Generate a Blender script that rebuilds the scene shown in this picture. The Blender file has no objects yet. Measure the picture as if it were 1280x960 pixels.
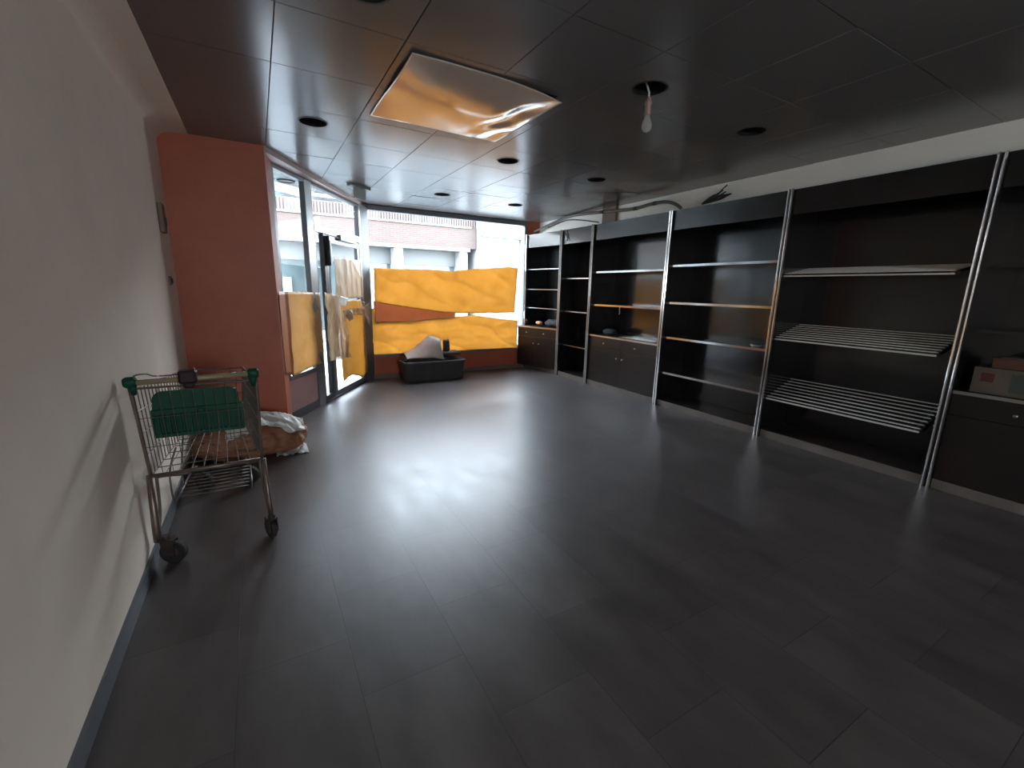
import bpy, bmesh, math, random
from mathutils import Vector, Matrix, noise
random.seed(7)
C = bpy.context.scene.collection
SC = bpy.context.scene
V = Vector

# ------------------------------------------------------------------ materials
def mat(name, base=(.5, .5, .5), rough=.5, metal=0., spec=.5, coat=0.):
    m = bpy.data.materials.new(name); m.use_nodes = True
    b = m.node_tree.nodes['Principled BSDF']
    b.inputs['Base Color'].default_value = (*base, 1)
    b.inputs['Roughness'].default_value = rough
    b.inputs['Metallic'].default_value = metal
    b.inputs['Specular IOR Level'].default_value = spec
    b.inputs['Coat Weight'].default_value = coat
    return m

def nd(m, t, **kw):
    n = m.node_tree.nodes.new(t)
    for k, v in kw.items():
        if k in n.inputs: n.inputs[k].default_value = v
        else: setattr(n, k, v)
    return n
def lk(m, a, b): m.node_tree.links.new(a, b)
def bsdf(m): return m.node_tree.nodes['Principled BSDF']

def mottle(m, c1, c2, scale=6., detail=5., stretch=(1, 1, 1), bump=0., bscale=None, rough=None, dist=.01):
    """noise colour variation, optional bump and roughness range, all in object space"""
    tc = nd(m, 'ShaderNodeTexCoord'); mp = nd(m, 'ShaderNodeMapping'); mp.inputs['Scale'].default_value = stretch
    lk(m, tc.outputs['Object'], mp.inputs['Vector'])
    n = nd(m, 'ShaderNodeTexNoise', Scale=scale, Detail=detail, Roughness=.6)
    lk(m, mp.outputs[0], n.inputs['Vector'])
    r = nd(m, 'ShaderNodeValToRGB'); r.color_ramp.elements[0].position = .32; r.color_ramp.elements[1].position = .7
    r.color_ramp.elements[0].color = (*c1, 1); r.color_ramp.elements[1].color = (*c2, 1)
    lk(m, n.outputs['Fac'], r.inputs['Fac']); lk(m, r.outputs['Color'], bsdf(m).inputs['Base Color'])
    if rough:
        mr = nd(m, 'ShaderNodeMapRange'); mr.inputs['To Min'].default_value = rough[0]; mr.inputs['To Max'].default_value = rough[1]
        mr.inputs['From Min'].default_value = .3; mr.inputs['From Max'].default_value = .7
        lk(m, n.outputs['Fac'], mr.inputs['Value']); lk(m, mr.outputs[0], bsdf(m).inputs['Roughness'])
    if bump:
        n2 = nd(m, 'ShaderNodeTexNoise', Scale=bscale or scale * 8, Detail=4.)
        lk(m, mp.outputs[0], n2.inputs['Vector'])
        bp = nd(m, 'ShaderNodeBump', Strength=bump, Distance=dist)
        lk(m, n2.outputs['Fac'], bp.inputs['Height']); lk(m, bp.outputs[0], bsdf(m).inputs['Normal'])
    return m

def m_floor():
    m = mat('floor_tile', rough=.3)
    tc = nd(m, 'ShaderNodeTexCoord'); sp = nd(m, 'ShaderNodeSeparateXYZ'); lk(m, tc.outputs['Object'], sp.inputs[0])
    a = nd(m, 'ShaderNodeMath', operation='ADD'); a.inputs[1].default_value = .145; lk(m, sp.outputs['Y'], a.inputs[0])
    b = nd(m, 'ShaderNodeMath', operation='ADD'); b.inputs[1].default_value = -.21 + 4.08; lk(m, sp.outputs['X'], b.inputs[0])
    cb = nd(m, 'ShaderNodeCombineXYZ'); lk(m, a.outputs[0], cb.inputs['X']); lk(m, b.outputs[0], cb.inputs['Y'])
    br = nd(m, 'ShaderNodeTexBrick', Scale=1., **{'Mortar Size': .0019, 'Mortar Smooth': .1, 'Bias': 0., 'Brick Width': .63, 'Row Height': .408})
    br.offset = .5; br.offset_frequency = 2
    br.inputs['Color1'].default_value = (.0, .0, .0, 1); br.inputs['Color2'].default_value = (1, 1, 1, 1); br.inputs['Mortar'].default_value = (.5, .5, .5, 1)
    lk(m, cb.outputs[0], br.inputs['Vector'])
    mp = nd(m, 'ShaderNodeMapping'); mp.inputs['Scale'].default_value = (2.2, .9, 1); mp.inputs['Rotation'].default_value = (0, 0, .35)
    lk(m, tc.outputs['Object'], mp.inputs['Vector'])
    n = nd(m, 'ShaderNodeTexNoise', Scale=2.6, Detail=8., Roughness=.62); lk(m, mp.outputs[0], n.inputs['Vector'])
    r = nd(m, 'ShaderNodeValToRGB'); r.color_ramp.elements[0].position = .25; r.color_ramp.elements[1].position = .78
    r.color_ramp.elements[0].color = (.058, .048, .046, 1); r.color_ramp.elements[1].color = (.105, .088, .084, 1)
    lk(m, n.outputs['Fac'], r.inputs['Fac'])
    # slight tile to tile tone
    hv = nd(m, 'ShaderNodeHueSaturation')
    mr = nd(m, 'ShaderNodeMapRange'); mr.inputs['To Min'].default_value = .88; mr.inputs['To Max'].default_value = 1.12
    lk(m, br.outputs['Color'], mr.inputs['Value']); lk(m, mr.outputs[0], hv.inputs['Value']); lk(m, r.outputs['Color'], hv.inputs['Color'])
    mx = nd(m, 'ShaderNodeMix', data_type='RGBA'); mx.inputs['B'].default_value = (.045, .04, .039, 1)
    lk(m, br.outputs['Fac'], mx.inputs['Factor']); lk(m, hv.outputs[0], mx.inputs['A']); lk(m, mx.outputs['Result'], bsdf(m).inputs['Base Color'])
    rr = nd(m, 'ShaderNodeMapRange'); rr.inputs['From Min'].default_value = .3; rr.inputs['From Max'].default_value = .7
    rr.inputs['To Min'].default_value = .33; rr.inputs['To Max'].default_value = .40
    lk(m, n.outputs['Fac'], rr.inputs['Value']); lk(m, rr.outputs[0], bsdf(m).inputs['Roughness'])
    iv = nd(m, 'ShaderNodeMath', operation='SUBTRACT'); iv.inputs[0].default_value = 1.; lk(m, br.outputs['Fac'], iv.inputs[1])
    bp = nd(m, 'ShaderNodeBump', Strength=.3, Distance=.002); lk(m, iv.outputs[0], bp.inputs['Height']); lk(m, bp.outputs[0], bsdf(m).inputs['Normal'])
    return m

def schlick(m, f0=.04, f1=.9):
    # thin-sheet Fresnel that reads the same from both faces
    lw = nd(m, 'ShaderNodeLayerWeight', Blend=.5); p = nd(m, 'ShaderNodeMath', operation='POWER'); p.inputs[1].default_value = 5.
    r = nd(m, 'ShaderNodeMapRange'); r.inputs['To Min'].default_value = f0; r.inputs['To Max'].default_value = f1
    lk(m, lw.outputs['Facing'], p.inputs[0]); lk(m, p.outputs[0], r.inputs['Value'])
    return r.outputs[0]

def m_glass(name, tint=(.96, .98, .97), ior=1.45):
    m = bpy.data.materials.new(name); m.use_nodes = True; m.node_tree.nodes.clear()
    o = nd(m, 'ShaderNodeOutputMaterial'); t = nd(m, 'ShaderNodeBsdfTransparent'); t.inputs[0].default_value = (*tint, 1)
    g = nd(m, 'ShaderNodeBsdfGlossy', Roughness=.02); x = nd(m, 'ShaderNodeMixShader')
    lk(m, schlick(m, .002, .1), x.inputs[0]); lk(m, t.outputs[0], x.inputs[1]); lk(m, g.outputs[0], x.inputs[2]); lk(m, x.outputs[0], o.inputs[0])
    return m

def m_film(name, col, trans=.6, clear=0., rough=.4, c2=None, bump=.4, wscale=7., stretch=(1, 1, 1)):
    """thin translucent sheet: diffuse front, translucent body, soft sheen, creases"""
    m = bpy.data.materials.new(name); m.use_nodes = True; m.node_tree.nodes.clear()
    o = nd(m, 'ShaderNodeOutputMaterial')
    tc = nd(m, 'ShaderNodeTexCoord'); mp = nd(m, 'ShaderNodeMapping'); mp.inputs['Scale'].default_value = stretch; lk(m, tc.outputs['Object'], mp.inputs[0])
    n = nd(m, 'ShaderNodeTexNoise', Scale=wscale, Detail=3., Distortion=.6); lk(m, mp.outputs[0], n.inputs[0])
    r = nd(m, 'ShaderNodeValToRGB'); r.color_ramp.elements[0].position = .3; r.color_ramp.elements[1].position = .7
    c2 = c2 or tuple(v * .82 for v in col)
    r.color_ramp.elements[0].color = (*c2, 1); r.color_ramp.elements[1].color = (*col, 1); lk(m, n.outputs['Fac'], r.inputs[0])
    bp = nd(m, 'ShaderNodeBump', Strength=bump, Distance=.02); lk(m, n.outputs['Fac'], bp.inputs['Height'])
    d = nd(m, 'ShaderNodeBsdfDiffuse'); t = nd(m, 'ShaderNodeBsdfTranslucent'); g = nd(m, 'ShaderNodeBsdfGlossy', Roughness=rough)
    for s in (d, t, g): lk(m, bp.outputs[0], s.inputs['Normal'])
    lk(m, r.outputs[0], d.inputs[0]); lk(m, r.outputs[0], t.inputs[0])
    a = nd(m, 'ShaderNodeMixShader'); a.inputs[0].default_value = trans; lk(m, d.outputs[0], a.inputs[1]); lk(m, t.outputs[0], a.inputs[2])
    b = nd(m, 'ShaderNodeMixShader'); lk(m, schlick(m, .025, .5), b.inputs[0]); lk(m, a.outputs[0], b.inputs[1]); lk(m, g.outputs[0], b.inputs[2])
    out = b
    if clear:
        tr = nd(m, 'ShaderNodeBsdfTransparent'); c = nd(m, 'ShaderNodeMixShader'); c.inputs[0].default_value = clear
        lk(m, b.outputs[0], c.inputs[1]); lk(m, tr.outputs[0], c.inputs[2]); out = c
    lk(m, out.outputs[0], o.inputs[0])
    return m

M = {}
M['floor'] = m_floor()
M['plaster'] = mottle(mat('plaster', rough=.75), (.78, .665, .565), (.84, .725, .625), 2.2, 4, bump=.12, bscale=60, dist=.004)
M['white_band'] = mottle(mat('white_band', rough=.6), (.90, .88, .81), (.93, .91, .85), 3, 3)
M['terracotta'] = mottle(mat('terracotta_paint', rough=.5), (.35, .072, .028), (.42, .10, .04), 2.5, 5, bump=.15, bscale=45, dist=.004)
M['header'] = mottle(mat('header_paint', rough=.5), (.42, .30, .28), (.48, .36, .33), 3, 3)
M['brown_trim'] = mat('brown_trim', (.16, .10, .065), .5)
M['skirting'] = mottle(mat('skirting', rough=.35), (.085, .09, .10), (.12, .125, .135), 5, 4)
M['ceil'] = mottle(mat('ceiling_panel', rough=.21), (.150, .141, .136), (.166, .157, .151), .8, 1)
M['void'] = mat('void_black', (.006, .006, .006), .9)
M['rim'] = mat('rim_metal', (.05, .046, .042), .5, .3)
M['gold'] = mat('glossy_sheet', (.84, .75, .64), .12, .4)
M['alu'] = mat('anodised_frame', (.16, .165, .175), .38, .55)
M['alu_light'] = mat('light_frame', (.42, .43, .43), .35, .6)
M['dark_frame'] = mat('dark_frame', (.035, .035, .04), .4, .3)
M['glass'] = m_glass('window_glass')
M['yellow'] = m_film('yellow_plastic', (.505, .32, .12), .62, c2=(.445, .27, .085), wscale=4.)
M['yellow_pale'] = m_film('pale_orange_plastic', (.84, .60, .33), .70, c2=(.76, .50, .24), wscale=5.)
M['rust'] = m_film('rust_plastic', (.38, .175, .095), .5, c2=(.34, .15, .075), wscale=4.)
M['kraft_film'] = m_film('brown_paper', (.56, .46, .36), .5, c2=(.44, .345, .255), wscale=9., stretch=(2.2, 1, .35))
M['clear_film'] = m_film('cellophane', (.70, .54, .36), .5, clear=.34, rough=.2, c2=(.42, .29, .20), wscale=6., bump=.9, stretch=(2.4, 1, .7))
M['white_film'] = m_film('white_film', (.84, .82, .77), .35, rough=.3, c2=(.70, .67, .60), wscale=9.)
M['unlit_flap'] = mottle(mat('unlit_plastic_flap', rough=.45), (.36, .10, .03), (.46, .15, .045), 5, 3)  # sheet edge over solid backing: missing backlight put into a darker base colour
M['panel_pink'] = mottle(mat('pinkish_panel', rough=.45), (.34, .17, .155), (.40, .21, .19), 3, 3)
M['kraft'] = mottle(mat('kraft_paper', rough=.65), (.22, .085, .04), (.34, .15, .075), 7, 5, bump=.4, bscale=20)
M['black'] = mottle(mat('black_laminate', rough=.25), (.0075, .0075, .008), (.011, .0105, .0105), 3, 3)
for k_ in ('black',): bsdf(M[k_]).inputs['Coat Weight'].default_value = 1.; bsdf(M[k_]).inputs['Coat Roughness'].default_value = .2
M['black_in'] = mat('black_interior', (.008, .008, .009), .2, coat=1.)
bsdf(M['black_in']).inputs['Coat Roughness'].default_value = .12
M['brown_black'] = mottle(mat('dark_cupboard_laminate', rough=.3), (.016, .012, .011), (.022, .016, .014), 3, 3)
M['chrome'] = mat('chrome', (.75, .75, .75), .13, 1.)
M['steel'] = mat('brushed_steel', (.55, .55, .55), .3, 1.)
M['plinth'] = mottle(mat('plinth', rough=.5), (.12, .10, .088), (.17, .145, .125), 4, 4)
M['slat'] = mat('pale_slat', (.72, .69, .64), .35, .3)
M['wire'] = mat('zinc_wire', (.19, .172, .155), .4, .75)
M['tube'] = mottle(mat('chassis_tube', rough=.38, metal=.7), (.15, .105, .085), (.24, .19, .16), 9, 4)
M['fork'] = mottle(mat('caster_fork', rough=.5, metal=.4), (.045, .033, .028), (.08, .062, .052), 14, 4)
M['green'] = mottle(mat('green_plastic', rough=.6, spec=.3), (.003, .05, .026), (.005, .066, .034), 8, 3)
M['tan_grip'] = mat('tan_grip', (.26, .22, .12), .45)
M['burgundy'] = mat('burgundy_plastic', (.022, .006, .008), .5, spec=.3)
M['rubber'] = mottle(mat('rubber', rough=.75), (.014, .011, .010), (.03, .025, .022), 12, 4)
M['cable_grey'] = mat('cable_grey', (.10, .095, .085), .5)
M['cable_dark'] = mat('cable_dark', (.02, .019, .017), .55)
M['bin'] = mottle(mat('dark_bin', rough=.6), (.05, .046, .045), (.075, .068, .065), 10, 4, bump=.3, bscale=60)
M['cloth_dark'] = mottle(mat('dark_cloth', rough=.85), (.016, .017, .017), (.034, .034, .034), 9, 4, bump=.4, bscale=24)
M['paper'] = mottle(mat('grey_tan_paper', rough=.6), (.46, .36, .30), (.56, .46, .40), 4, 3)
M['brass_lid'] = mat('brass_lid', (.55, .38, .14), .3, .8)
M['bulb_glass'] = None
M['socket'] = mat('lampholder', (.36, .22, .19), .4)
M['white_pl'] = mat('white_plastic', (.72, .72, .70), .4)
M['grey_pl'] = mat('grey_plastic', (.22, .24, .235), .4)
M['grey_light'] = mat('light_grey_plastic', (.42, .44, .44), .4)
M['orange_item'] = mat('orange_item', (.50, .22, .09), .5)
M['card'] = mottle(mat('printed_card', rough=.6), (.10, .078, .058), (.14, .11, .08), 6, 3)
M['card_red'] = mat('card_red_print', (.09, .025, .016), .6)
M['card_green'] = mat('card_green_print', (.06, .07, .06), .6)
M['card_orange'] = mat('card_orange', (.12, .05, .025), .6)
M['brick'] = None
M['bulb_glass'] = m_film('frosted_bulb', (.85, .85, .82), .6, clear=.35, rough=.1, bump=0.)

def m_brick():
    m = mat('facing_brick', rough=.85)
    tc = nd(m, 'ShaderNodeTexCoord'); sp = nd(m, 'ShaderNodeSeparateXYZ'); lk(m, tc.outputs['Object'], sp.inputs[0])
    cb = nd(m, 'ShaderNodeCombineXYZ'); lk(m, sp.outputs['X'], cb.inputs['X']); lk(m, sp.outputs['Z'], cb.inputs['Y'])
    br = nd(m, 'ShaderNodeTexBrick', Scale=1., **{'Mortar Size': .008, 'Brick Width': .24, 'Row Height': .065, 'Mortar Smooth': .2, 'Bias': 0.})
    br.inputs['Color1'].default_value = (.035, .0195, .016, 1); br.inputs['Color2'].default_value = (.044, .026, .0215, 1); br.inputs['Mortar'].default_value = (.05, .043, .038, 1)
    lk(m, cb.outputs[0], br.inputs['Vector']); lk(m, br.outputs['Color'], bsdf(m).inputs['Base Color'])
    return m
M['brick'] = m_brick()
M['render_white'] = mottle(mat('white_render', rough=.8), (.17, .17, .17), (.20, .20, .20), 1.5, 3)
M['render_pale'] = mottle(mat('pale_render', rough=.7), (.58, .60, .62), (.66, .68, .70), 1.5, 3)
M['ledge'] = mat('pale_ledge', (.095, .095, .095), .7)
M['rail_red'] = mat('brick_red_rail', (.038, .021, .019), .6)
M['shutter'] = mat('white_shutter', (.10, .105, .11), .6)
M['shutter_grey'] = mat('grey_shutter', (.055, .052, .055), .6)
M['shop_glass'] = mottle(mat('shop_glass', rough=.08), (.03, .042, .045), (.045, .058, .062), .7, 3)
M['shop_fascia'] = mat('shop_fascia_grey', (.047, .05, .052), .6)
M['pavement'] = mottle(mat('pavement', rough=.85), (.20, .195, .19), (.25, .24, .23), 3, 5)
M['asphalt'] = mottle(mat('asphalt', rough=.9), (.12, .12, .125), (.18, .18, .185), 3, 5)
M['soffit'] = mat('soffit_cream', (.80, .70, .55), .7)
M['teal'] = mat('teal_print', (.20, .45, .42), .5)

# ------------------------------------------------------------------ mesh helpers
class MB:
    def __init__(s): s.bm = bmesh.new()
    def _quadfaces(s, vs, idx):
        for f in idx:
            try: s.bm.faces.new([vs[i] for i in f])
            except ValueError: pass
    def box(s, a, b, bev=0.):
        a, b = V(a), V(b)
        if not bev:
            vs = [s.bm.verts.new((x, y, z)) for z in (a.z, b.z) for y in (a.y, b.y) for x in (a.x, b.x)]
            s._quadfaces(vs, [(0, 2, 3, 1), (4, 5, 7, 6), (0, 1, 5, 4), (2, 6, 7, 3), (0, 4, 6, 2), (1, 3, 7, 5)])
        else:
            t = bmesh.new(); bmesh.ops.create_cube(t, size=1.)
            for v in t.verts: v.co = V(((a.x + b.x) / 2 + v.co.x * (b.x - a.x), (a.y + b.y) / 2 + v.co.y * (b.y - a.y), (a.z + b.z) / 2 + v.co.z * (b.z - a.z)))
            bmesh.ops.bevel(t, geom=t.edges[:], offset=bev, segments=2, affect='EDGES', profile=.5)
            s.merge(t)
        return s
    def merge(s, t, mtx=None):
        mp = {}
        for v in t.verts: mp[v] = s.bm.verts.new(mtx @ v.co if mtx else v.co)
        for f in t.faces:
            try: s.bm.faces.new([mp[v] for v in f.verts])
            except ValueError: pass
        t.free()
    def prism(s, poly, z0, z1):
        n = len(poly)
        lo = [s.bm.verts.new((p[0], p[1], z0)) for p in poly]; hi = [s.bm.verts.new((p[0], p[1], z1)) for p in poly]
        s.bm.faces.new(lo[::-1]); s.bm.faces.new(hi)
        for i in range(n): s.bm.faces.new([lo[i], lo[(i + 1) % n], hi[(i + 1) % n], hi[i]])
        return s
    def tube(s, pts, r, n=8, closed=False):
        pts = [V(p) for p in pts]; k = len(pts); rings = []; up = None
        for i, p in enumerate(pts):
            if closed: t = (pts[(i + 1) % k] - pts[i - 1]).normalized()
            else: t = (pts[min(i + 1, k - 1)] - pts[max(i - 1, 0)]).normalized()
            if up is None:
                up = V((0, 0, 1)) if abs(t.z) < .9 else V((1, 0, 0))
            x = t.cross(up)
            if x.length < 1e-4: up = V((1, 0, 0)) if abs(t.x) < .9 else V((0, 1, 0)); x = t.cross(up)
            x.normalize(); y = t.cross(x).normalized(); up = -y if False else up
            rr = r[i] if isinstance(r, (list, tuple)) else r
            rings.append([s.bm.verts.new(p + (x * math.cos(2 * math.pi * j / n) + y * math.sin(2 * math.pi * j / n)) * rr) for j in range(n)])
        for i in range(k if closed else k - 1):
            A, B = rings[i], rings[(i + 1) % k]
            for j in range(n): s.bm.faces.new([A[j], A[(j + 1) % n], B[(j + 1) % n], B[j]])
        if not closed: s.bm.faces.new(rings[0][::-1]); s.bm.faces.new(rings[-1])
        return s
    def lathe(s, prof, axis_o=(0, 0, 0), axis=(0, 0, 1), n=24, cap=True):
        """prof: list of (radius, height along axis)"""
        ax = V(axis).normalized(); o = V(axis_o); x = ax.orthogonal().normalized(); y = ax.cross(x)
        rings = [[s.bm.verts.new(o + ax * h + (x * math.cos(2 * math.pi * j / n) + y * math.sin(2 * math.pi * j / n)) * max(r, 1e-4)) for j in range(n)] for r, h in prof]
        for A, B in zip(rings, rings[1:]):
            for j in range(n): s.bm.faces.new([A[j], A[(j + 1) % n], B[(j + 1) % n], B[j]])
        if cap: s.bm.faces.new(rings[0][::-1]); s.bm.faces.new(rings[-1])
        return s
    def grid(s, fn, nu, nv):
        vs = [[s.bm.verts.new(fn(i / nu, j / nv)) for j in range(nv + 1)] for i in range(nu + 1)]
        for i in range(nu):
            for j in range(nv): s.bm.faces.new([vs[i][j], vs[i + 1][j], vs[i + 1][j + 1], vs[i][j + 1]])
        return s
    def obj(s, name, m, parent=None, smooth=False, solid=0., fix=True):
        if fix: bmesh.ops.recalc_face_normals(s.bm, faces=s.bm.faces)
        me = bpy.data.meshes.new(name); s.bm.to_mesh(me); s.bm.free()
        ms = m if isinstance(m, list) else [m]
        for q in ms: me.materials.append(M[q] if isinstance(q, str) else q)
        if smooth:
            for p in me.polygons: p.use_smooth = True
        o = bpy.data.objects.new(name, me); C.objects.link(o)
        if parent: o.parent = parent
        if solid:
            md = o.modifiers.new('thickness', 'SOLIDIFY'); md.thickness = solid; md.offset = 0
        return o

def tag(o, label=None, cat=None, group=None, kind=None):
    if label: o['label'] = label
    if cat: o['category'] = cat
    if group: o['group'] = group
    if kind: o['kind'] = kind
    return o
def empty(name, loc=(0, 0, 0), rz=0., **kw):
    o = bpy.data.objects.new(name, None); C.objects.link(o); o.location = loc; o.rotation_euler = (0, 0, rz); o.empty_display_size = .1
    return tag(o, **kw)
def structure(mb, name, m, label, cat, **kw):
    return tag(mb.obj(name, m, **kw), label, cat, kind='structure')
def lerp(a, b, t): return a + (b - a) * t
def path(poly, t):
    """point at parameter t (0..1, by x spread / arc length) of a polyline"""
    L = [0.]
    for a, b in zip(poly, poly[1:]): L.append(L[-1] + math.dist(a, b))
    d = t * L[-1]
    for i in range(len(poly) - 1):
        if d <= L[i + 1] + 1e-9:
            k = (d - L[i]) / max(L[i + 1] - L[i], 1e-9)
            return tuple(lerp(p, q, k) for p, q in zip(poly[i], poly[i + 1]))
    return poly[-1]
def fnoise(x, y, z=0.): return noise.noise(V((x, y, z)))

# ------------------------------------------------------------------ camera
cam = bpy.data.cameras.new('camera'); co = bpy.data.objects.new('camera', cam); C.objects.link(co)
def cam_rot(p, r, y):
    cy, sy = math.cos(y), math.sin(y); cp, sp = math.cos(p), math.sin(p); cr, sr = math.cos(r), math.sin(r)
    fw = V((sy, cy, 0)); rt = V((cy, -sy, 0)); up = V((0, 0, 1))
    f2 = fw * cp - up * sp; u2 = up * cp + fw * sp
    r3 = rt * cr + u2 * sr; u3 = -rt * sr + u2 * cr
    return Matrix((r3, u3, -f2)).transposed()
co.matrix_world = Matrix.Translation((0, 0, 1.5)) @ cam_rot(math.radians(12.227), math.radians(1.188), math.radians(29.972)).to_4x4()
cam.sensor_width = 36; cam.lens = 36 * 544.94 / 1280; cam.clip_start = .02; cam.clip_end = 200
SC.camera = co

# ------------------------------------------------------------------ room shell
ZC = 2.74                                  # ceiling
XW = -.617                                 # left wall face
YB = -4.0                                  # back of the shop
YW = 7.35                                  # shop window plane
A = V((.267, 5.42, 0)); Bp = V((1.44, 7.25, 0)); DD = (Bp - A).normalized(); RZ = math.atan2(DD.y, DD.x)
def dw(s, y=0.): # door wall local -> plan
    p = A + DD * s + V((-DD.y, DD.x, 0)) * y
    return (p.x, p.y)

structure(MB().prism([(XW - .2, YB), (5.3, YB), (5.3, 7.47), (1.46, 7.47), dw(2.2, .06), dw(-.3, .06), (.1, 5.2), (XW - .2, 5.2)], -.12, 0.), 'floor', 'floor',
          'dark grey rectangular floor tiles in a staggered bond with a soft window sheen', 'floor')

# ceiling: glossy dark panels, with round openings cut where the downlights were
HOLES = [(.49, 4.03, 'empty black round downlight hole in the ceiling nearest the orange pillar'),
         (2.26, 4.09, 'black round downlight hole beyond the far right corner of the glossy amber sheet'),
         (3.46, 4.17, 'black round downlight hole above the cupboard with two drawers'),
         (2.29, 5.97, 'small looking black downlight hole over the middle of the shop window'),
         (3.47, 6.03, 'small looking black downlight hole near the right end of the shop window'),
         (2.23, 2.23, 'large black ceiling hole from which the bare bulb hangs'),
         (3.45, 2.33, 'black round downlight hole in front of the black bay with four plain shelves'),
         (.515, 2.20, 'black round downlight hole cut off by the top edge of the picture')]
HR = .105
XL = [-.40, .18] + [.18 + .598 * i for i in range(1, 8)] + [4.78]
YL = [1.885 + .628 * i for i in range(-10, 9)]
YL = [YB] + [y for y in YL if YB + .1 < y < 7.3] + [7.46]
cb = bmesh.new()
def tilebox(bm, x0, x1, y0, y1, z0, z1, tx, ty):
    cx, cy = (x0 + x1) / 2, (y0 + y1) / 2; e = .0009
    def P(x, y, z, inset): 
        x = x + (inset if x < cx else -inset); y = y + (inset if y < cy else -inset)
        return bm.verts.new((x, y, z + (x - cx) * tx + (y - cy) * ty if z == z0 else z))
    r0 = [P(x, y, z0, .0035) for x, y in ((x0, y0), (x1, y0), (x1, y1), (x0, y1))]
    r1 = [bm.verts.new((x + (e if x < cx else -e), y + (e if y < cy else -e), z0 + .0025 + (x - cx) * tx + (y - cy) * ty)) for x, y in ((x0, y0), (x1, y0), (x1, y1), (x0, y1))]
    r2 = [bm.verts.new((x + (e if x < cx else -e), y + (e if y < cy else -e), z1)) for x, y in ((x0, y0), (x1, y0), (x1, y1), (x0, y1))]
    bm.faces.new(r0[::-1]); bm.faces.new(r2)
    for a, b in ((r0, r1), (r1, r2)):
        for i in range(4): bm.faces.new([a[i], a[(i + 1) % 4], b[(i + 1) % 4], b[i]])
rr = random.Random(3)
GOLD = (.83, 1.87, 2.58, 3.62)
for i in range(len(XL) - 1):
    for j in range(len(YL) - 1):
        tilebox(cb, XL[i], XL[i + 1], YL[j], YL[j + 1], ZC, ZC + .02, rr.uniform(-.004, .004), rr.uniform(-.004, .004))
bmesh.ops.recalc_face_normals(cb, faces=cb.faces)
me = bpy.data.meshes.new('ceiling'); cb.to_mesh(me); cb.free(); me.materials.append(M['ceil'])
ceil = bpy.data.objects.new('ceiling', me); C.objects.link(ceil)
cut = MB()
for x, y, _ in HOLES: cut.lathe([(HR, ZC - .05), (HR, ZC + .06)], (x, y, 0), n=40)
cut.box((GOLD[0] + .05, GOLD[2] + .05, ZC - .05), (GOLD[1] - .05, GOLD[3] - .05, ZC + .06))
cutter = cut.obj('cutter', 'ceil')
bo = ceil.modifiers.new('cut', 'BOOLEAN'); bo.operation = 'DIFFERENCE'; bo.object = cutter; bo.solver = 'EXACT'
dg = bpy.context.evaluated_depsgraph_get(); dg.update()
nm = bpy.data.meshes.new_from_object(ceil.evaluated_get(dg)); ceil.modifiers.clear(); ceil.data = nm; nm.name = 'ceiling'
cm = cutter.data; bpy.data.objects.remove(cutter); bpy.data.meshes.remove(cm)
tag(ceil, 'glossy dark grey ceiling of large square panels with round openings', 'ceiling', kind='structure')
structure(MB().box((XW - .2, YB, ZC + .16), (5.3, 7.46, ZC + .3)), 'ceiling_slab', 'void', 'black void of the slab above the ceiling panels', 'slab')
# plaster border and cove along the left wall
cv = MB(); pr = [(XW - .01, ZC - .16)] + [(XW + .11 - .11 * math.cos(t * math.pi / 16), ZC - .085 + .075 * math.sin(t * math.pi / 16)) for t in range(0, 9)] + [(-.398, ZC - .008), (-.398, ZC + .03), (XW - .01, ZC + .03)]
lo = [cv.bm.verts.new((x, YB, z)) for x, z in pr]; hi = [cv.bm.verts.new((x, 5.0, z)) for x, z in pr]
for i in range(len(pr)): cv.bm.faces.new([lo[i], lo[(i + 1) % len(pr)], hi[(i + 1) % len(pr)], hi[i]])
structure(cv, 'trim_left', 'plaster', 'off-white plaster border rounding into the left wall beside the dark panels', 'cornice')

structure(MB().box((XW - .2, YB, -.1), (XW, 7.46, ZC + .2)), 'wall_left', 'plaster', 'plain off-white plastered wall along the left side', 'wall')
structure(MB().box((XW, YB, 0), (XW + .012, 4.93, .085)), 'baseboard_left', 'skirting', 'grey tile skirting at the foot of the left wall', 'skirting')
structure(MB().box((5.1, YB, -.1), (5.3, 7.46, ZC + .2)), 'wall_right', 'plaster', 'wall behind the black shelving on the right', 'wall')
structure(MB().box((4.75, YB, 2.52), (5.1, 7.36, ZC + .1)), 'wall_right_bulkhead', 'white_band', 'long cream-white bulkhead strip between the shelving and the ceiling', 'wall')
structure(MB().box((4.70, 5.19, 2.50), (4.752, 5.48, ZC)), 'trim_1', 'brown_trim', 'brownish boxed upright breaking the cream bulkhead strip', 'trim')
# back of the shop, behind the camera: unseen high opening added to brighten the interior
bk = MB(); bk.box((XW, YB - .2, -.1), (.4, YB, ZC + .2)); bk.box((2.0, YB - .2, -.1), (5.3, YB, ZC + .2)); bk.box((.4, YB - .2, -.1), (2.0, YB, 1.4)); bk.box((.4, YB - .2, 2.1), (2.0, YB, ZC + .2))
structure(bk, 'wall_back', 'plaster', 'back wall of the shop with a small high opening added to let in fill light', 'wall')
# orange pillar block left of the door
structure(MB().prism([(XW - .15, 4.92), (.163, 4.92), dw(-.145, -.035), dw(-.145, .06), (XW - .15, 5.36)], -.1, ZC), 'wall_front_left', 'terracotta',
          'terracotta orange wall block between the left wall and the angled door', 'wall')
structure(MB().box((XW - .15, 5.37, -.1), (.155, 7.5, ZC + .2)), 'wall_porch', 'render_pale', 'pale side wall of the recessed porch outside the door', 'wall')
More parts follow.
